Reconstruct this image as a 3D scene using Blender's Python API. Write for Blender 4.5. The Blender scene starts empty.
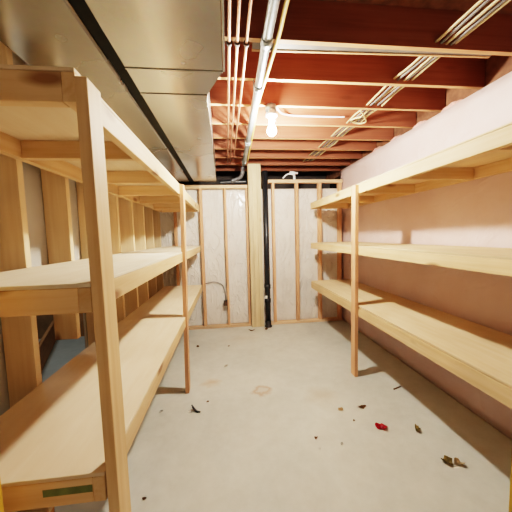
import bpy, bmesh, math, random
from mathutils import Vector, Matrix, Quaternion
random.seed(7)
sc = bpy.context.scene
COL = sc.collection
PI = math.pi

# ------------------------------------------------------------------ materials
def new_mat(name):
    m = bpy.data.materials.new(name); m.use_nodes = True
    nt = m.node_tree; b = nt.nodes['Principled BSDF']
    return m, nt, b

def N(nt, kind, **kw):
    n = nt.nodes.new(kind)
    for k, v in kw.items():
        if k in n.inputs: n.inputs[k].default_value = v
        else: setattr(n, k, v)
    return n

def ramp(nt, stops):
    r = nt.nodes.new('ShaderNodeValToRGB')
    e = r.color_ramp.elements
    while len(e) < len(stops): e.new(0.5)
    for el, (p, c) in zip(e, stops):
        el.position = p; el.color = (c[0], c[1], c[2], 1)
    return r

def mix(nt, fac, a, b, blend='MIX'):
    n = nt.nodes.new('ShaderNodeMix'); n.data_type = 'RGBA'; n.blend_type = blend
    for sock, val in ((n.inputs[0], fac), (n.inputs[6], a), (n.inputs[7], b)):
        if hasattr(val, 'is_output'): nt.links.new(val, sock)
        elif isinstance(val, (int, float)): sock.default_value = val
        else: sock.default_value = (val[0], val[1], val[2], 1)
    return n.outputs[2]

def wood(name, axis, light, dark, knot, rough=0.6, knots=0.85, vary=0.18):
    """sawn softwood, grain running along the given axis of the object"""
    m, nt, b = new_mat(name)
    tc = N(nt, 'ShaderNodeTexCoord'); oi = N(nt, 'ShaderNodeObjectInfo')
    off = N(nt, 'ShaderNodeVectorMath', operation='MULTIPLY_ADD')
    cmb = N(nt, 'ShaderNodeCombineXYZ')
    for i in range(3): nt.links.new(oi.outputs['Random'], cmb.inputs[i])
    nt.links.new(cmb.outputs[0], off.inputs[0])
    off.inputs[1].default_value = (17.3, 9.1, 23.7)
    nt.links.new(tc.outputs['Object'], off.inputs[2])
    mp = N(nt, 'ShaderNodeMapping')
    s = [26.0, 26.0, 26.0]; s['xyz'.index(axis)] = 1.1
    mp.inputs['Scale'].default_value = s
    nt.links.new(off.outputs[0], mp.inputs[0])
    n1 = N(nt, 'ShaderNodeTexNoise', Scale=1.0, Detail=5.0, Roughness=0.62, Distortion=0.5)
    nt.links.new(mp.outputs[0], n1.inputs[0])
    r1 = ramp(nt, [(0.28, dark), (0.5, tuple(0.45*a+0.55*c for a, c in zip(dark, light))), (0.72, light)])
    nt.links.new(n1.outputs[0], r1.inputs[0])
    # broad tone patches
    n2 = N(nt, 'ShaderNodeTexNoise', Scale=2.2, Detail=2.0)
    nt.links.new(off.outputs[0], n2.inputs[0])
    r2 = ramp(nt, [(0.3, (0.82, 0.80, 0.76)), (0.7, (1.06, 1.04, 1.0))])
    nt.links.new(n2.outputs[0], r2.inputs[0])
    c = mix(nt, 0.8, r1.outputs[0], r2.outputs[0], 'MULTIPLY')
    # knots
    mk = N(nt, 'ShaderNodeMapping')
    s = [9.0, 9.0, 9.0]; s['xyz'.index(axis)] = 3.2
    mk.inputs['Scale'].default_value = s
    nt.links.new(off.outputs[0], mk.inputs[0])
    v = N(nt, 'ShaderNodeTexVoronoi', Scale=0.62)
    nt.links.new(mk.outputs[0], v.inputs[0])
    rk = ramp(nt, [(0.07, (1, 1, 1)), (0.17, (0, 0, 0))])
    nt.links.new(v.outputs['Distance'], rk.inputs[0])
    mm = N(nt, 'ShaderNodeMath', operation='MULTIPLY'); mm.inputs[1].default_value = knots
    nt.links.new(rk.outputs[0], mm.inputs[0])
    c = mix(nt, mm.outputs[0], c, knot)
    # every board its own tone
    hv = N(nt, 'ShaderNodeHueSaturation')
    mr = N(nt, 'ShaderNodeMapRange')
    mr.inputs['To Min'].default_value = 1 - vary; mr.inputs['To Max'].default_value = 1 + vary*0.5
    nt.links.new(oi.outputs['Random'], mr.inputs[0]); nt.links.new(mr.outputs[0], hv.inputs['Value'])
    nt.links.new(c, hv.inputs['Color'])
    nt.links.new(hv.outputs[0], b.inputs['Base Color'])
    b.inputs['Roughness'].default_value = rough
    b.inputs['Specular IOR Level'].default_value = 0.3
    bp = N(nt, 'ShaderNodeBump', Strength=0.12, Distance=0.004)
    nt.links.new(n1.outputs[0], bp.inputs['Height']); nt.links.new(bp.outputs[0], b.inputs['Normal'])
    return m

def plain(name, color, rough=0.5, metal=0.0, var=0.15, scale=30.0, bump=0.0, spec=0.5):
    m, nt, b = new_mat(name)
    tc = N(nt, 'ShaderNodeTexCoord')
    n = N(nt, 'ShaderNodeTexNoise', Scale=scale, Detail=3.0)
    nt.links.new(tc.outputs['Object'], n.inputs[0])
    lo = tuple(c*(1-var) for c in color); hi = tuple(min(1, c*(1+var)) for c in color)
    r = ramp(nt, [(0.3, lo), (0.7, hi)]); nt.links.new(n.outputs[0], r.inputs[0])
    nt.links.new(r.outputs[0], b.inputs['Base Color'])
    b.inputs['Roughness'].default_value = rough; b.inputs['Metallic'].default_value = metal
    b.inputs['Specular IOR Level'].default_value = spec
    if bump:
        bp = N(nt, 'ShaderNodeBump', Strength=bump, Distance=0.01)
        nt.links.new(n.outputs[0], bp.inputs['Height']); nt.links.new(bp.outputs[0], b.inputs['Normal'])
    return m

SPF_L, SPF_D, SPF_K = (0.87, 0.64, 0.39), (0.72, 0.47, 0.25), (0.26, 0.11, 0.04)
W = {a: wood('spruce_'+a, a, SPF_L, SPF_D, SPF_K) for a in 'xyz'}
STUD = wood('stud_wood', 'z', (0.82, 0.48, 0.30), (0.66, 0.34, 0.19), SPF_K)
PLATE = wood('plate_wood', 'x', (0.80, 0.56, 0.38), (0.64, 0.42, 0.26), SPF_K)
PLATEY = wood('plate_wood_long', 'y', (0.66, 0.40, 0.20), (0.48, 0.25, 0.11), SPF_K)
LSTUD = wood('deep_stud_wood', 'z', (0.90, 0.71, 0.48), (0.77, 0.56, 0.34), SPF_K, vary=0.25)
POSTW = wood('pale_post_wood', 'z', (0.74, 0.60, 0.40), (0.58, 0.44, 0.26), SPF_K)
VTINT = wood('vignette_tinted_wood', 'z', (0.72, 0.42, 0.06), (0.52, 0.28, 0.03), SPF_K)  # same timber as the shelves, corner vignette's yellow put into its colour
JOIST = wood('joist_wood', 'x', (0.36, 0.130, 0.078), (0.26, 0.084, 0.048), (0.09, 0.03, 0.015), rough=0.7, knots=0.3)
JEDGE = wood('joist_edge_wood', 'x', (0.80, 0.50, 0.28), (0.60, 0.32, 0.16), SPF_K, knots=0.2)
OLD = wood('rust_board_wood', 'y', (0.55, 0.30, 0.14), (0.40, 0.19, 0.08), SPF_K)

def ply_material(name, c0, c1):
    m, nt, b = new_mat(name)
    tc = N(nt, 'ShaderNodeTexCoord'); oi = N(nt, 'ShaderNodeObjectInfo')
    mp = N(nt, 'ShaderNodeMapping'); mp.inputs['Scale'].default_value = (9, 1.2, 9)
    nt.links.new(tc.outputs['Object'], mp.inputs[0])
    n1 = N(nt, 'ShaderNodeTexNoise', Scale=2.0, Detail=4.0, Distortion=0.8)
    nt.links.new(mp.outputs[0], n1.inputs[0])
    r1 = ramp(nt, [(0.3, c0), (0.7, c1)])
    nt.links.new(n1.outputs[0], r1.inputs[0])
    n2 = N(nt, 'ShaderNodeTexNoise', Scale=1.6, Detail=3.0)
    nt.links.new(tc.outputs['Object'], n2.inputs[0])
    r2 = ramp(nt, [(0.35, (0.86, 0.82, 0.77)), (0.65, (1.02, 1.01, 1.0))])
    nt.links.new(n2.outputs[0], r2.inputs[0])
    c = mix(nt, 0.8, r1.outputs[0], r2.outputs[0], 'MULTIPLY')
    nt.links.new(c, b.inputs['Base Color'])
    b.inputs['Roughness'].default_value = 0.65; b.inputs['Specular IOR Level'].default_value = 0.25
    return m
PLY = ply_material('tan_plywood', (0.78, 0.62, 0.43), (0.83, 0.69, 0.51))
PLYT = ply_material('deep_tan_plywood', (0.72, 0.53, 0.32), (0.78, 0.61, 0.40))
PLYW = ply_material('pale_plywood', (0.78, 0.68, 0.52), (0.84, 0.76, 0.62))

def sheet_material(name, c_lo, c_hi, rough, wr_scale, strength, stretch=(1, 1, 1)):
    """crinkled clear plastic over batts: tone from the batts, gloss and creases from the film"""
    m, nt, b = new_mat(name)
    tc = N(nt, 'ShaderNodeTexCoord')
    n1 = N(nt, 'ShaderNodeTexNoise', Scale=2.3, Detail=4.0, Roughness=0.6)
    nt.links.new(tc.outputs['Object'], n1.inputs[0])
    r1 = ramp(nt, [(0.3, c_lo), (0.7, c_hi)]); nt.links.new(n1.outputs[0], r1.inputs[0])
    mp = N(nt, 'ShaderNodeMapping'); mp.inputs['Scale'].default_value = stretch
    mp.inputs['Rotation'].default_value = (0.2, 0.4, 0.3)
    nt.links.new(tc.outputs['Object'], mp.inputs[0])
    n2 = N(nt, 'ShaderNodeTexNoise', Scale=wr_scale, Detail=3.0, Roughness=0.5, Distortion=1.6)
    nt.links.new(mp.outputs[0], n2.inputs[0])
    # creases = thin ridges where the noise crosses its middle
    s = N(nt, 'ShaderNodeMath', operation='SUBTRACT'); s.inputs[1].default_value = 0.5
    nt.links.new(n2.outputs[0], s.inputs[0])
    a = N(nt, 'ShaderNodeMath', operation='ABSOLUTE'); nt.links.new(s.outputs[0], a.inputs[0])
    rr = ramp(nt, [(0.0, (1, 1, 1)), (0.06, (0.25, 0.25, 0.25)), (0.3, (0, 0, 0))])
    nt.links.new(a.outputs[0], rr.inputs[0])
    n3 = N(nt, 'ShaderNodeTexNoise', Scale=5.0, Detail=2.0)
    nt.links.new(tc.outputs['Object'], n3.inputs[0])
    ad = N(nt, 'ShaderNodeMath', operation='MULTIPLY_ADD'); ad.inputs[1].default_value = 1.5
    nt.links.new(n3.outputs[0], ad.inputs[0]); nt.links.new(rr.outputs[0], ad.inputs[2])
    bp = N(nt, 'ShaderNodeBump', Strength=strength, Distance=0.02)
    nt.links.new(ad.outputs[0], bp.inputs['Height'])
    nt.links.new(r1.outputs[0], b.inputs['Base Color'])
    nt.links.new(bp.outputs[0], b.inputs['Normal'])
    b.inputs['Roughness'].default_value = 0.6
    b.inputs['Coat Weight'].default_value = 0.6; b.inputs['Coat Roughness'].default_value = rough
    nt.links.new(bp.outputs[0], b.inputs['Coat Normal'])
    return m
POLY = sheet_material('white_poly_sheet', (0.70, 0.66, 0.60), (0.82, 0.78, 0.72), 0.10, 3.2, 0.6, (1.8, 1, 0.7))
PINK = sheet_material('pink_insulated_sheet', (0.66, 0.48, 0.45), (0.72, 0.56, 0.54), 0.4, 2.2, 0.22, (1, 0.5, 0.8))
PINKB = plain('pink_fibre_batt', (0.72, 0.36, 0.32), 0.95, 0, 0.25, 40, 0.6)

def floor_material():
    m, nt, b = new_mat('bare_concrete')
    tc = N(nt, 'ShaderNodeTexCoord')
    n1 = N(nt, 'ShaderNodeTexNoise', Scale=1.3, Detail=6.0, Roughness=0.6, Distortion=0.4)
    nt.links.new(tc.outputs['Object'], n1.inputs[0])
    r1 = ramp(nt, [(0.32, (0.51, 0.515, 0.455)), (0.5, (0.58, 0.58, 0.515)), (0.7, (0.64, 0.635, 0.56))])
    nt.links.new(n1.outputs[0], r1.inputs[0])
    n2 = N(nt, 'ShaderNodeTexNoise', Scale=9.0, Detail=6.0, Roughness=0.7)
    nt.links.new(tc.outputs['Object'], n2.inputs[0])
    r2 = ramp(nt, [(0.3, (0.90, 0.89, 0.87)), (0.7, (1.04, 1.04, 1.04))])
    nt.links.new(n2.outputs[0], r2.inputs[0])
    c = mix(nt, 0.8, r1.outputs[0], r2.outputs[0], 'MULTIPLY')
    # rusty ring stain and small damp blotches
    def blotch(c, cx, cy, sx, sy, col, lo, hi, fac, ring=None):
        mp = N(nt, 'ShaderNodeMapping', vector_type='TEXTURE')
        mp.inputs['Location'].default_value = (cx+0.5, cy-2.1, 0.12); mp.inputs['Scale'].default_value = (sx, sy, 1)
        nt.links.new(tc.outputs['Object'], mp.inputs[0])
        ns = N(nt, 'ShaderNodeTexNoise', Scale=2.2, Detail=4.0)
        nt.links.new(mp.outputs[0], ns.inputs[0])
        ln = N(nt, 'ShaderNodeVectorMath', operation='LENGTH'); nt.links.new(mp.outputs[0], ln.inputs[0])
        ad = N(nt, 'ShaderNodeMath', operation='MULTIPLY_ADD'); ad.inputs[1].default_value = 0.8
        nt.links.new(ns.outputs[0], ad.inputs[0]); nt.links.new(ln.outputs['Value'], ad.inputs[2])
        st = [(lo, (fac,)*3), (hi, (0, 0, 0))]
        if ring: st = [(lo*0.75, (fac*ring,)*3), (lo*0.95, (fac,)*3), (hi, (0, 0, 0))]
        r = ramp(nt, st); nt.links.new(ad.outputs[0], r.inputs[0])
        return mix(nt, r.outputs[0], c, col)
    c = blotch(c, 0.30, 2.53, 0.20, 0.17, (0.42, 0.20, 0.09), 0.80, 1.1, 0.6, 0.3)
    c = blotch(c, -0.22, 2.75, 0.22, 0.16, (0.50, 0.27, 0.12), 0.5, 1.1, 0.5)
    c = blotch(c, 0.85, 2.35, 0.35, 0.3, (0.40, 0.28, 0.17), 0.5, 1.1, 0.35)
    c = blotch(c, 0.2, 3.9, 0.6, 0.3, (0.50, 0.40, 0.28), 0.4, 1.1, 0.30)
    nt.links.new(c, b.inputs['Base Color'])
    rr = ramp(nt, [(0.3, (0.42,)*3), (0.7, (0.62,)*3)]); nt.links.new(n1.outputs[0], rr.inputs[0])
    nt.links.new(rr.outputs[0], b.inputs['Roughness'])
    b.inputs['Specular IOR Level'].default_value = 0.35
    bp = N(nt, 'ShaderNodeBump', Strength=0.08, Distance=0.01)
    nt.links.new(n2.outputs[0], bp.inputs['Height']); nt.links.new(bp.outputs[0], b.inputs['Normal'])
    return m
CONC = floor_material()

def metal_sheet(name, k):
    m, nt, b = new_mat(name)
    tc = N(nt, 'ShaderNodeTexCoord')
    v = N(nt, 'ShaderNodeTexVoronoi', Scale=60.0); nt.links.new(tc.outputs['Object'], v.inputs[0])
    n = N(nt, 'ShaderNodeTexNoise', Scale=1.6, Detail=3.0); nt.links.new(tc.outputs['Object'], n.inputs[0])
    r = ramp(nt, [(0.3, (0.50*k, 0.49*k, 0.44*k)), (0.7, (0.62*k, 0.61*k, 0.56*k))]); nt.links.new(n.outputs[0], r.inputs[0])
    c = mix(nt, 0.06, r.outputs[0], v.outputs['Color'], 'MULTIPLY')
    nt.links.new(c, b.inputs['Base Color'])
    b.inputs['Metallic'].default_value = 1.0
    rr = ramp(nt, [(0.3, (0.20,)*3), (0.7, (0.30,)*3)]); nt.links.new(n.outputs[0], rr.inputs[0])
    nt.links.new(rr.outputs[0], b.inputs['Roughness'])
    bp = N(nt, 'ShaderNodeBump', Strength=0.15, Distance=0.05)
    nt.links.new(n.outputs[0], bp.inputs['Height']); nt.links.new(bp.outputs[0], b.inputs['Normal'])
    return m
GALV = metal_sheet('galvanised_sheet', 0.74)
GALVD = metal_sheet('vignetted_galvanised_sheet', 0.46)  # same sheet metal, corner vignetting put in as a darker tone
PIPEG = plain('galvanised_pipe', (0.36, 0.41, 0.43), 0.38, 0.7, 0.12, 40)
COPPER = plain('copper', (0.50, 0.25, 0.16), 0.35, 0.7, 0.12, 20)
BLACKM = plain('black_steel', (0.010, 0.013, 0.010), 0.7, 0.0, 0.2, 20, spec=0.2)
BLACKP = plain('black_plastic', (0.016, 0.018, 0.022), 0.38, 0.0, 0.2, 30)
DARKP = plain('dull_grey_pipe', (0.12, 0.12, 0.125), 0.5, 0.3, 0.2)
DARK = plain('dark_coupling', (0.05, 0.025, 0.015), 0.6)
WCABLE = plain('cream_cable', (0.50, 0.40, 0.22), 0.45, 0, 0.06)
GCABLE = plain('grey_cable', (0.16, 0.15, 0.14), 0.45, 0, 0.06)
YCABLE = plain('yellow_cable', (0.76, 0.52, 0.16), 0.45, 0, 0.08)
WHITEP = plain('white_plastic', (0.82, 0.84, 0.85), 0.4, 0, 0.04)
DRYW = plain('drywall_back', (0.50, 0.48, 0.43), 0.9, 0, 0.08, 4)
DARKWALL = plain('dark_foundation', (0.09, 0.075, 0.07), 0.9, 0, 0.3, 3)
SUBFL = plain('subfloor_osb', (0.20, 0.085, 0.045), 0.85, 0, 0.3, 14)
FRONTW = plain('warm_drywall', (0.66, 0.58, 0.47), 0.9, 0, 0.06, 3)
NEIGHW = plain('brown_panel', (0.40, 0.24, 0.12), 0.8, 0, 0.25, 5)
GREEN = plain('green_paint', (0.19, 0.24, 0.10), 0.8, 0, 0.35, 18)
GREYSTRIP = plain('grey_metal_strip', (0.17, 0.155, 0.14), 0.6, 0.1, 0.2, 8)
RED = plain('red_scrap', (0.55, 0.012, 0.03), 0.4, 0, 0.4, 60)
LEAF = plain('olive_scrap', (0.25, 0.18, 0.055), 0.7, 0, 0.5, 50)
TAN = plain('tan_scrap', (0.50, 0.36, 0.20), 0.7, 0, 0.4, 50)
BROWNS = plain('brown_scrap', (0.17, 0.085, 0.035), 0.8, 0, 0.4, 50)
BLACKS = plain('black_scrap', (0.012, 0.012, 0.014), 0.5, 0, 0.3, 50)
WHITES = plain('white_scrap', (0.80, 0.78, 0.72), 0.6, 0, 0.06, 50)

BULBM, _nt, _b = new_mat('glowing_bulb_glass')
_b.inputs['Base Color'].default_value = (1, 1, 1, 1)
_b.inputs['Emission Color'].default_value = (1.0, 0.92, 0.80, 1)
_b.inputs['Emission Strength'].default_value = 1700.0

# ------------------------------------------------------------------ geometry helpers
def box(bm, lo, hi, bevel=0.003, mi=0, bottom_mi=None):
    lo, hi = Vector(lo), Vector(hi)
    r = bmesh.ops.create_cube(bm, size=1.0)
    vs = r['verts']
    for v in vs:
        v.co = Vector(((lo[i]+hi[i])/2 + v.co[i]*(hi[i]-lo[i])) for i in range(3))
    fs = list({f for v in vs for f in v.link_faces})
    for f in fs: f.material_index = mi
    if bottom_mi is not None:
        for f in fs:
            if f.normal.z < -0.5 or f.calc_center_median().z < lo[2]+1e-5: f.material_index = bottom_mi
    if bevel > 0:
        es = list({e for v in vs for e in v.link_edges})
        bmesh.ops.bevel(bm, geom=es, offset=min(bevel, 0.3*min(hi-lo)), segments=2, profile=0.5, affect='EDGES')
    return bm

def prism(bm, pts, z0, z1, mi=0):
    """a polygon in plan, extruded from z0 to z1"""
    a = [bm.verts.new((x, y, z0)) for x, y in pts]; b = [bm.verts.new((x, y, z1)) for x, y in pts]
    n = len(pts); fs = [bm.faces.new(list(reversed(a))), bm.faces.new(b)]
    for i in range(n):
        fs.append(bm.faces.new((a[i], a[(i+1) % n], b[(i+1) % n], b[i])))
    for f in fs: f.material_index = mi
    bmesh.ops.recalc_face_normals(bm, faces=fs)
    return bm

def smooth_path(pts, k=6):
    P = [Vector(p) for p in pts]
    if len(P) < 3: return P
    out = []
    for i in range(len(P)-1):
        p0 = P[max(i-1, 0)]; p1 = P[i]; p2 = P[i+1]; p3 = P[min(i+2, len(P)-1)]
        for j in range(k):
            t = j/k
            out.append(0.5*((2*p1)+(p2-p0)*t+(2*p0-5*p1+4*p2-p3)*t*t+(-p0+3*p1-3*p2+p3)*t**3))
    out.append(P[-1]); return out

def tube(bm, pts, r, seg=12, smooth=True, flat=1.0, mi=0):
    P = smooth_path(pts) if smooth else [Vector(p) for p in pts]
    rings = []; up = Vector((0, 0, 1))
    for i, p in enumerate(P):
        d = (P[min(i+1, len(P)-1)]-P[max(i-1, 0)]).normalized()
        a = d.cross(up)
        if a.length < 1e-3: a = d.cross(Vector((0, 1, 0)))
        a.normalize(); b = a.cross(d).normalized()
        rr = r[i] if isinstance(r, (list, tuple)) else r
        rings.append([bm.verts.new(p+a*math.cos(2*PI*k/seg)*rr+b*math.sin(2*PI*k/seg)*rr*flat) for k in range(seg)])
    fs = []
    for i in range(len(rings)-1):
        for k in range(seg):
            fs.append(bm.faces.new((rings[i][k], rings[i][(k+1) % seg], rings[i+1][(k+1) % seg], rings[i+1][k])))
    for f in fs: f.smooth = True
    fs += [bm.faces.new(rings[0]), bm.faces.new(list(reversed(rings[-1])))]
    for f in fs: f.material_index = mi
    bmesh.ops.recalc_face_normals(bm, faces=fs)
    return bm

def lathe(bm, prof, c, seg=24, mi=0):
    """profile of (radius, z) spun around the vertical through c"""
    rings = []
    for r, z in prof:
        rings.append([bm.verts.new((c[0]+r*math.cos(2*PI*k/seg), c[1]+r*math.sin(2*PI*k/seg), c[2]+z)) for k in range(seg)])
    fs = []
    for i in range(len(rings)-1):
        for k in range(seg):
            f = bm.faces.new((rings[i][k], rings[i][(k+1) % seg], rings[i+1][(k+1) % seg], rings[i+1][k])); f.smooth = True; fs.append(f)
    fs += [bm.faces.new(rings[0]), bm.faces.new(rings[-1])]
    for f in fs: f.material_index = mi
    bmesh.ops.recalc_face_normals(bm, faces=fs)
    return bm

def tag(o, label=None, cat=None, group=None, kind=None):
    if label: o['label'] = label
    if cat: o['category'] = cat
    if group: o['group'] = group
    if kind: o['kind'] = kind
    return o

def world_of(o):
    p = Vector((0, 0, 0))
    while o is not None: p += o.location; o = o.parent
    return p

def obj(name, bm, mats, parent=None):
    """link the bmesh (built in world coordinates) as ONE object with its origin at its base"""
    if not isinstance(mats, (list, tuple)): mats = [mats]
    co = [v.co for v in bm.verts]
    lo = Vector(min(c[i] for c in co) for i in range(3)); hi = Vector(max(c[i] for c in co) for i in range(3))
    org = Vector(((lo.x+hi.x)/2, (lo.y+hi.y)/2, lo.z))
    bmesh.ops.translate(bm, verts=bm.verts, vec=-org)
    me = bpy.data.meshes.new(name); bm.to_mesh(me); bm.free()
    for m in mats: me.materials.append(m)
    o = bpy.data.objects.new(name, me); COL.objects.link(o)
    if parent is not None:
        o.parent = parent; o.location = org-world_of(parent)
    else: o.location = org
    return o

def board(name, lo, hi, mat, parent=None, bevel=0.003):
    return obj(name, box(bmesh.new(), lo, hi, bevel), mat, parent)

def empty(name, loc):
    e = bpy.data.objects.new(name, None); COL.objects.link(e); e.location = loc; e.empty_display_size = 0.1
    return e

def struct(o): o['kind'] = 'structure'; return o

# ------------------------------------------------------------------ the setting
XL, XR, YB = -1.04, 2.05, 4.45
ZJ, ZT = 2.76, 3.00
struct(board('floor', (-3.3, -1.6, -0.12), (2.30, 5.8, 0.0), CONC, bevel=0))
struct(board('ceiling', (-3.3, -1.6, ZT), (2.30, 5.8, ZT+0.1), SUBFL, bevel=0))

def sheet_grid(axis, at, u0, u1, v0, v1, nu, nv, amp, thick, seed):
    """a slightly billowing sheet: front skin displaced, closed at the back; u horizontal, v vertical"""
    rnd = random.Random(seed); bm = bmesh.new(); front = []; back = []
    ph = [(rnd.uniform(0, 6.28), rnd.uniform(2, 7), rnd.uniform(1.5, 6)) for _ in range(5)]
    for j in range(nv+1):
        rf = []; rb = []
        for i in range(nu+1):
            u = u0+(u1-u0)*i/nu; v = v0+(v1-v0)*j/nv
            d = sum(math.sin(p+a*u+b*v) for p, a, b in ph)/5*amp+rnd.uniform(-0.03, 0.03)*amp
            if i in (0, nu) or j in (0, nv): d = 0
            if axis == 'y': rf.append(bm.verts.new((u, at-d, v))); rb.append(bm.verts.new((u, at+thick, v)))
            else: rf.append(bm.verts.new((at-d, u, v))); rb.append(bm.verts.new((at+thick, u, v)))
        front.append(rf); back.append(rb)
    fs = []
    for j in range(nv):
        for i in range(nu):
            f = bm.faces.new((front[j][i], front[j][i+1], front[j+1][i+1], front[j+1][i])); f.smooth = True; fs.append(f)
            fs.append(bm.faces.new((back[j][i+1], back[j][i], back[j+1][i], back[j+1][i+1])))
    for j in range(nv):
        fs.append(bm.faces.new((front[j][0], front[j+1][0], back[j+1][0], back[j][0])))
        fs.append(bm.faces.new((front[j][nu], back[j][nu], back[j+1][nu], front[j+1][nu])))
    for i in range(nu):
        fs.append(bm.faces.new((front[0][i], back[0][i], back[0][i+1], front[0][i+1])))
        fs.append(bm.faces.new((front[nv][i], front[nv][i+1], back[nv][i+1], back[nv][i])))
    bmesh.ops.recalc_face_normals(bm, faces=fs)
    return bm

wb = struct(obj('wall_back', sheet_grid('y', 4.545, -1.25, 2.05, 0.0, 2.36, 60, 44, 0.010, 0.05, 3), POLY))
struct(obj('wall_right', sheet_grid('x', XR, -1.6, 4.60, 0.0, 2.68, 70, 34, 0.014, 0.18, 5), PINK))
struct(board('wall_right_rim', (2.21, -1.6, 2.68), (2.30, 5.8, ZT), SUBFL, bevel=0))
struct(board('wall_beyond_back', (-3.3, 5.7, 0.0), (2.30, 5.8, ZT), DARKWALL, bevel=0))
struct(board('wall_front', (-3.3, -1.7, 0.0), (2.30, -1.6, ZT), FRONTW, bevel=0))
struct(board('wall_beyond_left', (-3.4, -1.6, 0.0), (-3.3, 5.8, ZT), NEIGHW, bevel=0))
struct(board('wall_beyond_left_back', (-3.3, 4.46, 0.0), (-1.25, 4.56, 2.7), NEIGHW, bevel=0))
# back of the panelling on the far side of the left stud wall, with a gap low in one bay
bm = bmesh.new()
box(bm, (-1.205, -1.6, 0.62), (-1.19, 1.49, 2.7), 0)
box(bm, (-1.205, -1.6, 0.0), (-1.19, 1.49, 0.615), 0)
box(bm, (-1.205, 1.49, 1.25), (-1.19, 2.27, 2.7), 0)
box(bm, (-1.205, 2.27, 0.0), (-1.19, 4.46, 2.7), 0)
struct(obj('wall_left', bm, DRYW))

# ------------------------------------------------------------------ joists
JY = [1.68+0.406*i for i in range(9)]
ORD = ['nearest', 'second', 'third', 'fourth', 'fifth', 'sixth', 'seventh', 'eighth', 'ninth']
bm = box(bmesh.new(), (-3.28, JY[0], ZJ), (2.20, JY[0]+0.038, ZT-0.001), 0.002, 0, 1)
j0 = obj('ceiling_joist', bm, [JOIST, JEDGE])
where = {0: 'dark red-brown ceiling joist nearest the camera, a grey strip behind its lower edge',
         1: 'red-brown ceiling joist second from the camera, next behind the grey strip',
         2: 'red-brown ceiling joist directly above the glowing bulb, holding its lampholder',
         3: 'orange-lit ceiling joist just behind the bulb, white cable along its face',
         4: 'orange-lit ceiling joist second behind the bulb',
         5: 'ceiling joist third behind the bulb',
         6: 'ceiling joist fourth behind the bulb, just before the back wall',
         7: 'dim ceiling joist just beyond the back wall framing',
         8: 'dim ceiling joist farthest away beyond the back wall'}
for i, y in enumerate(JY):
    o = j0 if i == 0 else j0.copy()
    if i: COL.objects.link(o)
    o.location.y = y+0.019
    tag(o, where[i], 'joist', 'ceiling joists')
fs_ = empty('filler_strip', (1.0, JY[0]+0.05, ZJ-0.002)); tag(fs_, 'grey strip with a pale edge fixed behind the lower edge of the nearest joist', 'strip')
obj('strip_body', prism(bmesh.new(), [(0.2, JY[0]+0.039), (1.86, JY[0]+0.039), (1.86, JY[0]+0.05), (0.2, JY[0]+0.100)], ZJ+0.002, ZJ+0.014), GREYSTRIP, fs_)
obj('pale_edge', prism(bmesh.new(), [(0.2, JY[0]+0.101), (1.86, JY[0]+0.051), (1.86, JY[0]+0.066), (0.2, JY[0]+0.116)], ZJ-0.002, ZJ+0.014), JEDGE, fs_)
for k, (b0, b1) in enumerate(((2.20, 2.48), (2.62, 2.88), (3.02, 3.29), (3.45, 3.69))):
    r_ = random.Random(50+k); bm = bmesh.new()
    bmesh.ops.create_icosphere(bm, subdivisions=4, radius=1.0)
    for v in bm.verts:
        q = 1+0.10*math.sin(7*v.co.x+3*v.co.y+k)+0.07*math.sin(11*v.co.y+5*v.co.z)+r_.uniform(-0.025, 0.025)
        v.co = Vector((2.15+0.06*v.co.x*q, (b0+b1)/2+(b1-b0)/2*v.co.y*min(q, 1.0), max(2.683, 2.700+0.05*v.co.z*q)))
    for f in bm.faces: f.smooth = True
    tag(obj('insulation_wad', bm, PINKB), ['pink insulation wad on the wall head in front of the bulb, nearest the camera', 'second pink insulation wad from the camera on the right wall head',
        'third pink insulation wad from the camera on the right wall head', 'farthest pink insulation wad on the right wall head'][k], 'insulation', 'insulation wads on the right wall head')

# ------------------------------------------------------------------ back wall framing
FY0, FY1 = YB, YB+0.089
def stud_back(x, z1, label, w=0.038, first=[None]):
    o = board('wall_stud', (x-w/2, FY0, 0.04), (x+w/2, FY1, z1), STUD)
    return tag(o, label, 'stud', 'studs of the back wall')
tag(board('top_plate', (-1.18, FY0, 2.36), (0.365, FY1, 2.415), PLATE), 'horizontal wooden top plate over the back wall studs left of the timber post', 'plate')
tag(board('top_plate', (0.66, FY0, 2.445), (2.03, FY1, 2.50), PLATE), 'horizontal wooden top plate over the back wall studs right of the black pipe', 'plate')
tag(board('bottom_plate', (-1.18, FY0-0.01, 0.0), (0.365, FY1, 0.04), PLATE), 'wooden floor plate under the back wall studs left of the timber post', 'plate')
tag(board('bottom_plate', (0.70, FY0-0.01, 0.0), (2.03, FY1, 0.04), PLATE), 'wooden floor plate under the back wall studs right of the black pipe', 'plate')
stud_back(-0.84, 2.36, 'back wall stud seen behind the left shelves')
stud_back(-0.415, 2.36, 'back wall stud at the far end of the left shelves', 0.045)
stud_back(-0.012, 2.36, 'back wall stud carrying the small dark outlet box')
stud_back(0.345, 2.36, 'slim back wall stud tight against the left of the timber post', 0.030)
stud_back(0.80, 2.445, 'back wall stud just right of the black pipe', 0.045)
stud_back(1.212, 2.445, 'back wall stud midway between the black pipe and right shelves', 0.05)
stud_back(1.62, 2.445, 'back wall stud behind the far end of the right shelves', 0.05)
stud_back(1.985, 2.445, 'back wall stud in the right corner behind the shelves', 0.05)

tp = empty('timber_post', (0.48, 4.44, 0)); tag(tp, 'thick pale built-up timber post in the middle of the back wall', 'post')
for k in range(3):
    board('ply_member', (0.372+k*0.072, 4.38, 0.0), (0.372+k*0.072+0.070, 4.52, ZJ-0.02), POSTW, tp)

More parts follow.
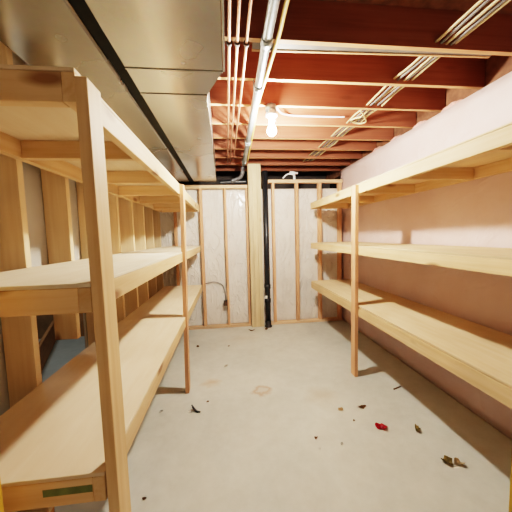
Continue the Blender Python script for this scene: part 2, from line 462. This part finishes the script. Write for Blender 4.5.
dp = empty('drain_pipe', (0.655, 4.36, 0)); tag(dp, 'black vertical drain pipe beside the timber post', 'pipe')
obj('pipe_shaft', tube(bmesh.new(), [(0.655, 4.37, 0.0), (0.655, 4.37, 2.62)], 0.045, 20, False), BLACKP, dp)
for z in (0.42, 0.66):
    obj('coupling', lathe(bmesh.new(), [(0.046, 0), (0.054, 0.004), (0.054, 0.07), (0.046, 0.074)], (0.655, 4.37, z)), BLACKP, dp)
obj('base_flange', lathe(bmesh.new(), [(0.046, 0.0), (0.066, 0.0), (0.066, 0.015), (0.052, 0.025), (0.051, 0.10), (0.046, 0.105)], (0.655, 4.37, 0.0)), BLACKP, dp)
tg = obj('tag', box(bmesh.new(), (0.60, 4.318, 0.50), (0.64, 4.324, 0.55), 0.001), WHITES, dp); tg['label'] = 'small pale sticker'

bp_ = empty('branch_pipe', (-0.02, 4.35, 2.415))
tag(bp_, 'dark horizontal pipe lying above the left top plate of the back wall', 'pipe')
obj('pipe_run', tube(bmesh.new(), [(-0.10, 4.49, 2.46), (0.10, 4.49, 2.465), (0.36, 4.49, 2.47)], 0.04, 16), BLACKP, bp_)
e_ = obj('elbow', tube(bmesh.new(), [(0.10, 4.44, 2.475), (0.18, 4.44, 2.50), (0.25, 4.42, 2.53), (0.29, 4.40, 2.60), (0.29, 4.40, 2.70)], 0.03, 14), DARKP, bp_); e_['label'] = 'dull grey elbow'

fb = empty('pipe_fitting', (1.16, 4.49, 2.50)); tag(fb, 'white Y-shaped plastic pipe fitting standing above the right top plate', 'pipe fitting')
obj('stem', tube(bmesh.new(), [(1.18, 4.49, 2.50), (1.18, 4.49, 2.60)], 0.022, 12, False), WHITEP, fb)
obj('branch', tube(bmesh.new(), [(1.18, 4.49, 2.585), (1.07, 4.49, 2.60), (0.98, 4.49, 2.53)], 0.013, 10), WHITEP, fb)
obj('branch', tube(bmesh.new(), [(1.10, 4.49, 2.63), (1.24, 4.49, 2.615)], 0.02, 10, False), WHITEP, fb)

ob = empty('outlet_box', (-0.05, 4.43, 0.38)); tag(ob, 'small dark electrical box on a back wall stud', 'outlet box')
obj('box_shell', box(bmesh.new(), (-0.092, 4.435, 0.38), (-0.033, 4.50, 0.475), 0.004), BLACKP, ob)
obj('cover_plate', box(bmesh.new(), (-0.087, 4.430, 0.385), (-0.038, 4.436, 0.47), 0.002), DARK, ob)
tag(obj('wall_cable', tube(bmesh.new(), [(-0.06, 4.51, 0.475), (-0.07, 4.515, 0.62), (-0.12, 4.515, 0.74), (-0.24, 4.515, 0.79), (-0.39, 4.515, 0.77)], 0.006, 8), GCABLE),
    'thin grey cable curving up from the outlet box over the sheeting', 'cable')

# ------------------------------------------------------------------ left stud wall
LY = [1.475+0.40*i for i in range(-2, 8)]
st0 = None
lab = ['deep stud of the left wall nearest the camera', 'second nearest deep stud of the left wall, beyond the shelf corner',
       'deep stud of the left wall just left of the gap into the next space', 'deep stud of the left wall cut short over the gap into the next space',
       'fifth deep stud of the left wall from the camera, behind the near shelf post', 'sixth deep stud of the left wall from the camera',
       'seventh deep stud of the left wall from the camera', 'fourth deep stud of the left wall from the far corner',
       'second deep stud of the left wall from the far corner', 'last deep stud of the left wall at the far corner']
for i, y in enumerate(LY):
    if st0 is None:
        st0 = board('partition_stud', (-1.185, y, 0.04), (XL, y+0.040, 2.66), LSTUD); o = st0
    elif i == 3:   # the one cut off over the gap
        o = board('partition_stud', (-1.185, y, 0.888), (XL, y+0.040, 2.66), LSTUD)
    else:
        o = st0.copy(); COL.objects.link(o); o.location.y = y+0.020
    tag(o, lab[i], 'stud', 'studs of the left wall')
tag(board('top_plate', (-1.185, 0.2, 2.66), (XL, 4.44, 2.70), PLATEY), 'long top plate along the head of the left stud wall', 'plate')
tag(board('bottom_plate', (-1.185, 2.26, 0.0), (XL, 4.44, 0.04), PLATEY), 'floor plate under the far studs of the left wall', 'plate')
tag(board('bottom_plate', (-1.185, 0.2, 0.0), (XL, 1.52, 0.04), PLATEY), 'floor plate under the near studs of the left wall', 'plate')
bm = box(bmesh.new(), (-0.02, -0.70, 0.0), (0.02, 0.70, 0.30), 0.003)
bmesh.ops.rotate(bm, verts=bm.verts, cent=(0, 0, 0), matrix=Matrix.Rotation(math.radians(24), 3, 'Z'))
bmesh.ops.translate(bm, verts=bm.verts, vec=(-2.50, 3.78, 0))
tag(obj('loose_board', bm, OLD), 'rust-brown board on edge on the floor beyond the left wall gap', 'board')

# ------------------------------------------------------------------ shelving
H = [(0.685, 0.773, 0.787), (1.330, 1.411, 1.425), (1.972, 2.060, 2.073)]   # rail bottom, rail top, ply top

def post(parent, x0, x1, y0, y1, z1, dxtop=0.0, mat=None, name='post'):
    bm = box(bmesh.new(), (x0, y0, 0.0), (x1, y1, z1), 0.003)
    for v in bm.verts: v.co.x += dxtop*v.co.z/z1
    return obj(name, bm, mat or W['z'], parent)

# left unit ------------------------------------------------------------
LF, LB, Y0, Y1 = -0.434, -1.035, 0.87, 4.36
L = empty('shelving_unit', ((LF+LB)/2, (Y0+Y1)/2, 0))
tag(L, 'three-tier built-in wooden shelving unit along the left stud wall', 'shelves')
post(L, LF+0.010, LF+0.046, Y0-0.002, Y0+0.089, 2.047, -0.012)
post(L, LF-0.034, LF+0.003, 2.585, 2.674, 2.065, 0.036, STUD)
for k, (zb, zr, zp) in enumerate(H):
    nm = ('lower', 'middle', 'top')[k]
    t = 0.014
    if k == 0:   # two sheets meeting at the middle post
        d = obj('shelf_deck', box(bmesh.new(), (LB, Y0+0.001, zr+0.001), (LF, 2.588, zp), 0.002), PLY, L)
        board('deck_sheet', (LB, 2.598, zr-0.004), (LF-0.002, Y1, zp-0.007), PLY, d, 0.002)
    else:
        bm = box(bmesh.new(), (LB, Y0+0.001, zr+0.001), (LF-0.001, Y1, zp), 0.002)
        if k == 2:   # tongues added between the studs to stop lamplight leaking behind the deck
            for y in LY:
                if y > Y0: box(bm, (-1.184, y+0.045, zr+0.002), (LB-0.0005, min(y+0.395, Y1), zp-0.001), 0)
        d = obj('shelf_deck', bm, PLYW if k == 1 else PLY, L)
    board('front_rail', (LF-0.038, Y0, zb), (LF, Y1, zr), W['y'], d)
    board('back_rail', (LB, Y0, zb), (LB+0.038, Y1, zr), W['y'], d)
    bm = box(bmesh.new(), (LB+0.0385, Y0+0.001, zb), (LF-0.0385, Y0+0.039, zr), 0.003)
    if k == 0:   # green paint mark brushed on the face
        prism(bm, [(0, 0), (1, 0), (1, 1)], 0, 1, 1) if False else None
        box(bm, (-0.628, Y0+0.0002, zb+0.038), (-0.474, Y0+0.0015, zb+0.064), 0.0003, 1)
    obj('end_rail', bm, [W['x'], GREEN], d)
    for yy in (1.45, 2.06, 2.62, 3.22, 3.80):
        board('cross_brace', (LB+0.0385, yy, zb), (LF-0.0385, yy+0.038, zr), W['x'], d)
    board('end_rail', (LB+0.0385, Y1-0.039, zb), (LF-0.0385, Y1-0.001, zr), W['x'], d)

tag(board('timber_upright', (-0.757, 0.742, 0.0), (-0.668, 0.780, 2.0), VTINT), 'yellowish timber upright at the lower left edge of the view', 'post')

# right unit -----------------------------------------------------------
RF, RB, RY0, RY1 = 1.368, 2.03, 0.62, 4.21
Rr = empty('shelving_unit', ((RF+RB)/2, (RY0+RY1)/2, 0))
tag(Rr, 'three-tier built-in wooden shelving unit along the pink right wall', 'shelves')
post(Rr, RF-0.038, RF-0.001, 2.62, 2.709, 2.06, 0.0, STUD)
o = post(Rr, 1.376, 1.414, 1.00, 1.09, 0.668, 0.0, VTINT)
o['label'] = 'yellowish near post'
for k, (zb, zr, zp) in enumerate(H):
    d = obj('shelf_deck', box(bmesh.new(), (RF+(0.004 if k == 0 else 0.0), RY0, zr+(0.005 if k == 0 else 0.001)), (RB, RY1, zp+(0.004 if k == 0 else 0.0)), 0.002), PLYT, Rr)
    board('front_rail', (RF, RY0, zb-(0.012 if k == 0 else 0)), (RF+0.038, RY1, zr), W['y'], d)
    board('back_rail', (RB-0.038, RY0, zb), (RB, RY1, zr), W['y'], d)
    for yy in (RY0+0.001, 1.25, 1.95, 2.62, 3.4, RY1-0.039):
        nm = 'end_rail' if yy in (RY0+0.001, RY1-0.039) else 'cross_brace'
        board(nm, (RF+0.0385, yy, zb), (RB-0.0385, yy+0.038, zr), W['x'], d)

# ------------------------------------------------------------------ ducts and the beam between them
ZD = 2.452
du = empty('supply_duct', (-0.3, 2.2, ZD)); tag(du, 'wide galvanised duct right of the narrow black beam, stepping narrower', 'duct')
pts1 = [(-0.500, -0.6), (0.012, -0.6), (0.006, 1.505), (-0.500, 1.505)]
pts2 = [(-0.500, 1.507), (0.006, 1.507), (-0.094, 1.75), (-0.500, 1.75)]
pts3 = [(-0.500, 1.752), (-0.096, 1.752), (-0.140, 4.40), (-0.500, 4.40)]
for nm, pts in (('wide_section', pts1), ('taper_section', pts2), ('narrow_section', pts3)):
    bm = prism(bmesh.new(), pts, ZD, ZJ)
    bmesh.ops.bevel(bm, geom=list(bm.edges), offset=0.004, segments=2, profile=0.5, affect='EDGES')
    obj(nm, bm, GALV, du)
for y, x1 in ((1.506, 0.008), (1.751, -0.093)):
    obj('seam_flange', box(bmesh.new(), (-0.500, y-0.006, ZD-0.005), (x1, y+0.006, ZD+0.02), 0.002), GALV, du)
obj('corner_flange', box(bmesh.new(), (0.008, -0.6, ZD-0.004), (0.018, 1.50, ZD+0.02), 0.002), GALV, du)

rd = empty('return_duct', (-0.77, 2.2, ZD)); tag(rd, 'broad galvanised duct left of the narrow black beam, above the left shelves', 'duct')
bm = prism(bmesh.new(), [(-0.985, -0.6), (-0.566, -0.6), (-0.566, 4.40), (-0.985, 4.40)], ZD, ZJ)
bmesh.ops.bevel(bm, geom=list(bm.edges), offset=0.02, segments=4, profile=0.5, affect='EDGES')
obj('duct_body', bm, GALVD, rd)
for y in (2.8,):
    obj('seam_flange', box(bmesh.new(), (-0.975, y-0.005, ZD-0.003), (-0.570, y+0.005, ZD+0.02), 0.002), GALVD, rd)

sb = empty('steel_beam', (-0.533, 2.0, 2.46)); tag(sb, 'long narrow black beam running between the two galvanised ducts', 'beam')
obj('bottom_flange', box(bmesh.new(), (-0.563, -0.6, 2.462), (-0.503, 4.44, 2.474), 0.002), BLACKM, sb)
obj('web', box(bmesh.new(), (-0.537, -0.6, 2.474), (-0.529, 4.44, ZJ-0.002), 0.001), BLACKM, sb)

# ------------------------------------------------------------------ pipes and cables under the joists
cols = ['leftmost of the three thin copper pipes under the joists', 'middle one of the three thin copper pipes under the joists',
        'rightmost of the three thin copper pipes, nearest the grey conduit']
for k, (xa, xb) in enumerate(((0.052, 0.050), (0.101, 0.090), (0.158, 0.135))):
    c = empty('copper_pipe', (xa, 2.2, 2.727)); tag(c, cols[k], 'pipe', 'copper pipes under the joists')
    obj('pipe_run', tube(bmesh.new(), [(xa, -0.5, 2.738), (xa, 1.7, 2.738), ((xa+xb)/2, 3.0, 2.738), (xb, 4.30, 2.738)], 0.0095, 12), COPPER, c)
    h = obj('hanger', tube(bmesh.new(), [(xa, 1.688, 2.738), (xa, 1.712, 2.738)], 0.017, 14, False), DARK, c); h['label'] = 'dark pipe hanger'

cd = empty('metal_conduit', (0.28, 2.2, 2.65)); tag(cd, 'thick silvery galvanised pipe running under the joists beside the yellow cable', 'pipe')
cx = lambda y: 0.268+(y-1.4)*0.012
obj('pipe_run', tube(bmesh.new(), [(cx(y), y, 2.705) for y in (-0.5, 1.0, 2.4, 4.30)], 0.029, 18), PIPEG, cd)
for y in (JY[1]+0.019, JY[4]+0.019, JY[6]+0.019):   # straps up to the joists
    obj('strap', tube(bmesh.new(), [(cx(y)-0.034, y, ZJ), (cx(y)-0.034, y, 2.70), (cx(y)-0.020, y, 2.674), (cx(y)+0.020, y, 2.674), (cx(y)+0.034, y, 2.70), (cx(y)+0.034, y, ZJ)], 0.004, 8, False), PIPEG, cd)
for y in (1.62, 2.10, 3.30):
    obj('coupling', tube(bmesh.new(), [(cx(y), y-0.03, 2.705), (cx(y), y+0.03, 2.705)], 0.034, 18, False), PIPEG, cd)

tag(obj('yellow_cable', tube(bmesh.new(), [(0.30, -0.4, 2.745), (0.335, 0.9, 2.745), (0.343, 1.45, 2.745), (0.347, 1.60, 2.745), (0.342, 1.77, 2.745), (0.333, 2.02, 2.745), (0.322, 2.25, 2.745), (0.316, 2.55, 2.745), (0.335, 3.1, 2.745), (0.36, 4.30, 2.745)], 0.013, 10), YCABLE),
    'yellow cable bending under the joists just right of the silvery pipe', 'cable')

cl = ['leftmost cream cable of the bundle threaded through the joists', 'second cable from the left in the bundle through the joists, grey',
      'middle cream cable of the bundle threaded through the joists', 'fourth cable from the left in the bundle through the joists, grey',
      'rightmost cream cable of the bundle threaded through the joists']
for k in range(5):
    r_ = random.Random(20+k); pts = []
    for y in (-0.4, 0.9, 1.30, 1.70, 1.90, 2.10, 2.3, 2.5, 2.7, 2.92, 3.12, 3.33, 3.53, 3.73, 4.0, 4.15, 4.4):
        pts.append((1.475+(k-2)*0.038-(0.03*(y-1.7))+r_.uniform(-0.008, 0.008), y, 2.79+r_.uniform(-0.006, 0.010)))
    tag(obj('house_cable', tube(bmesh.new(), pts, 0.0105, 8, True, 0.7), GCABLE if k in (1, 3) else WCABLE), cl[k], 'cable', 'cables through the joists')
tag(obj('loose_loop_cable', tube(bmesh.new(), [(1.36, 2.58, 2.775), (1.44, 2.64, 2.735), (1.50, 2.74, 2.735), (1.47, 2.83, 2.755), (1.39, 2.82, 2.774), (1.34, 2.72, 2.750), (1.40, 2.62, 2.735)], 0.008, 8), WCABLE),
    'short cream cable looped around the bundle behind the bulb', 'cable')
tag(obj('lamp_cable', tube(bmesh.new(), [(0.49, 2.54, 2.80), (0.60, 2.78, 2.825), (0.75, 2.888, 2.85), (0.95, 2.888, 2.845), (1.20, 2.888, 2.845), (1.33, 2.87, 2.84)], 0.008, 8), WHITEP),
    'white cable running sideways along the joist face from the lamp to the cable bundle', 'cable')

# ------------------------------------------------------------------ the lamp
BX, BY, BZ = 0.443, 2.465, 2.518
lp = empty('ceiling_lamp', (BX, BY, BZ-0.05)); tag(lp, 'bare glowing bulb in a porcelain lampholder hanging under the joists', 'lamp')
obj('junction_box', lathe(bmesh.new(), [(0.02, 0.0), (0.052, 0.0), (0.052, 0.055), (0.02, 0.055)], (BX, BY+0.03, ZJ-0.056), 8), PIPEG, lp)
obj('lampholder', lathe(bmesh.new(), [(0.018, 0.0), (0.028, 0.004), (0.030, 0.04), (0.050, 0.055), (0.056, 0.075), (0.03, 0.078), (0.03, 0.112)], (BX, BY, 2.593)), WHITEP, lp)
bulb = obj('bulb', lathe(bmesh.new(), [(0.004, -0.043), (0.018, -0.039), (0.032, -0.027), (0.040, -0.010), (0.042, 0.004), (0.038, 0.020), (0.028, 0.040), (0.019, 0.058), (0.016, 0.082)], (BX, BY, BZ), 24), BULBM, lp)

# ------------------------------------------------------------------ scraps on the floor
def scrap(name, x, y, sx, sy, rot, mat, label, seed, cat='scrap', h=0.012, group=None):
    """a torn, curled flake: irregular outline, bent surface, real thickness"""
    r_ = random.Random(seed); bm = bmesh.new(); n = 14
    out = []; inn = []
    for k in range(n):
        a = 2*PI*k/n; q = r_.uniform(0.62, 1.0)
        px, py = sx*q*math.cos(a), sy*q*math.sin(a)
        z = h*abs(math.cos(a*1.0+seed))*q+0.002
        out.append(bm.verts.new((px, py, z))); inn.append(bm.verts.new((px*0.5, py*0.5, 0.35*h*r_.uniform(0.3, 1)+0.002)))
    c = bm.verts.new((0, 0, 0.0025))
    for k in range(n):
        k2 = (k+1) % n
        bm.faces.new((out[k], out[k2], inn[k2], inn[k])); bm.faces.new((inn[k], inn[k2], c))
    r = bmesh.ops.solidify(bm, geom=list(bm.faces), thickness=0.002)
    zmin = min(v.co.z for v in bm.verts)
    bmesh.ops.translate(bm, verts=bm.verts, vec=(0, 0, -zmin))
    bmesh.ops.rotate(bm, verts=bm.verts, cent=(0, 0, 0), matrix=Matrix.Rotation(rot, 3, 'Z'))
    bmesh.ops.translate(bm, verts=bm.verts, vec=(x, y, 0.0005))
    return tag(obj(name, bm, mat), label, cat, group)

scrap('red_scrap', 1.182, 1.874, 0.062, 0.036, -0.15, RED, 'crumpled bright red scrap on the concrete floor', 1, h=0.03)
scrap('dry_leaf', 1.446, 1.814, 0.040, 0.026, 0.9, LEAF, 'small olive scrap right of the red scrap', 2, h=0.035)
scrap('dry_leaf', 1.425, 1.515, 0.035, 0.040, 0.4, LEAF, 'olive-brown curled leaf, the larger at the lower right of the floor', 3, h=0.04)
scrap('paper_scrap', 1.495, 1.495, 0.042, 0.028, -0.3, TAN, 'tan curled scrap touching the olive leaf at lower right', 4, h=0.03)
scrap('paper_scrap', 0.955, 2.13, 0.032, 0.026, 0.4, TAN, 'pale tan chip upper left of the red scrap', 5)
scrap('wood_chip', 1.150, 2.135, 0.046, 0.026, 0.0, BROWNS, 'dark brown chip above the red scrap', 6, h=0.02)
scrap('wood_chip', 0.627, 1.847, 0.020, 0.015, 0.3, BROWNS, 'dark brown chip in the middle of the floor left of the red scrap', 7, h=0.015)
scrap('wood_chip', -0.466, 3.711, 0.030, 0.030, 0.3, BROWNS, 'dark round chip near the back left of the floor', 8, h=0.02)
scrap('wood_chip', -0.238, 2.42, 0.018, 0.014, 0.3, BROWNS, 'tiny brown chip just right of the middle left shelf post', 9)
scrap('wood_chip', -0.546, 1.531, 0.014, 0.011, 0.3, BROWNS, 'tiny brown chip on the floor beside the near left shelf', 10)
scrap('wood_chip', 1.0, 1.98, 0.012, 0.010, 0.3, BROWNS, 'tiny brown crumb between pale chip and red scrap', 21)
scrap('plaster_chip', -0.066, 3.09, 0.034, 0.024, 0.3, WHITES, 'white chip in the far middle of the floor', 11)
scrap('plaster_chip', -0.648, 2.34, 0.022, 0.020, 0.3, WHITES, 'white chip left of the black twisted scrap', 12)
scrap('plaster_chip', -0.378, 2.298, 0.022, 0.024, 0.3, WHITES, 'white chip touching the black twisted scrap', 13)
scrap('plaster_chip', 0.62, 1.735, 0.014, 0.013, 0.3, WHITES, 'tiny white crumb below the brown chip in the middle of the floor', 14)
scrap('plaster_chip', 0.795, 1.76, 0.014, 0.013, 0.3, WHITES, 'tiny white crumb farther right in the middle of the floor', 15)
scrap('wood_chip', 0.36, 4.22, 0.07, 0.035, 0.2, BROWNS, 'brown wood scrap on the floor at the foot of the timber post', 16, h=0.03)
scrap('wood_chip', 0.60, 4.22, 0.03, 0.03, 0.2, BROWNS, 'small brown lump in front of the black pipe base', 17, h=0.04)
scrap('wood_chip', -0.03, 3.66, 0.02, 0.016, 0.2, BROWNS, 'small brown crumb on the far floor centre', 18)
ts = obj('twisted_scrap', tube(bmesh.new(), [(-0.372, 2.345, 0.034), (-0.352, 2.312, 0.022), (-0.322, 2.285, 0.009), (-0.29, 2.275, 0.008)], [0.006]*4+[0.010]*11+[0.008]*4, 8, True, 0.8), BLACKS)
tag(ts, 'black twisted scrap of plastic on the floor beside the left shelf post', 'scrap')
sk = obj('wood_stick', tube(bmesh.new(), [(1.595, 2.34, 0.007), (1.69, 2.375, 0.007)], 0.006, 6, False), BROWNS)
tag(sk, 'thin stick on the floor at the shadow edge under the right shelf', 'stick')

# ------------------------------------------------------------------ light
def area(name, loc, rot, size, power, color):
    d = bpy.data.lights.new(name, 'AREA'); d.shape = 'RECTANGLE'; d.size, d.size_y = size; d.energy = power; d.color = color
    o = bpy.data.objects.new(name, d); COL.objects.link(o); o.location = loc; o.rotation_euler = rot; return o
# unseen fill added behind the camera to lift the shaded faces
area('rear_fill_light', (0.3, -1.5, 1.35), (math.radians(90), 0, 0), (1.4, 2.2), 1.3, (1.0, 0.86, 0.66))
# lamp in the space beyond the left wall
area('next_space_light', (-2.5, 3.3, 2.6), (0, 0, 0), (0.5, 0.5), 7.0, (0.80, 0.92, 1.0))
w = bpy.data.worlds.new('World'); sc.world = w; w.use_nodes = True
w.node_tree.nodes['Background'].inputs[0].default_value = (1.0, 0.85, 0.7, 1)
w.node_tree.nodes['Background'].inputs[1].default_value = 0.005

# ------------------------------------------------------------------ camera
yaw, pitch, roll = 0.1075, 0.0764, -0.0257
fwd = Vector((math.sin(yaw)*math.cos(pitch), math.cos(yaw)*math.cos(pitch), -math.sin(pitch)))
rt = Vector((math.cos(yaw), -math.sin(yaw), 0)); up = rt.cross(fwd)
r2 = rt*math.cos(roll)+up*math.sin(roll); u2 = -rt*math.sin(roll)+up*math.cos(roll)
cam = bpy.data.cameras.new('camera'); co = bpy.data.objects.new('camera', cam); COL.objects.link(co)
M = Matrix((r2, u2, -fwd)).transposed().to_4x4(); M.translation = Vector((0, 0, 1.56))
co.matrix_world = M
cam.sensor_fit = 'HORIZONTAL'; cam.sensor_width = 36.0; cam.lens = 262.5/512*36.0
cam.clip_start = 0.02
sc.camera = co
sc.view_settings.view_transform = 'Filmic'
sc.view_settings.look = 'High Contrast'
sc.view_settings.exposure = 0.7
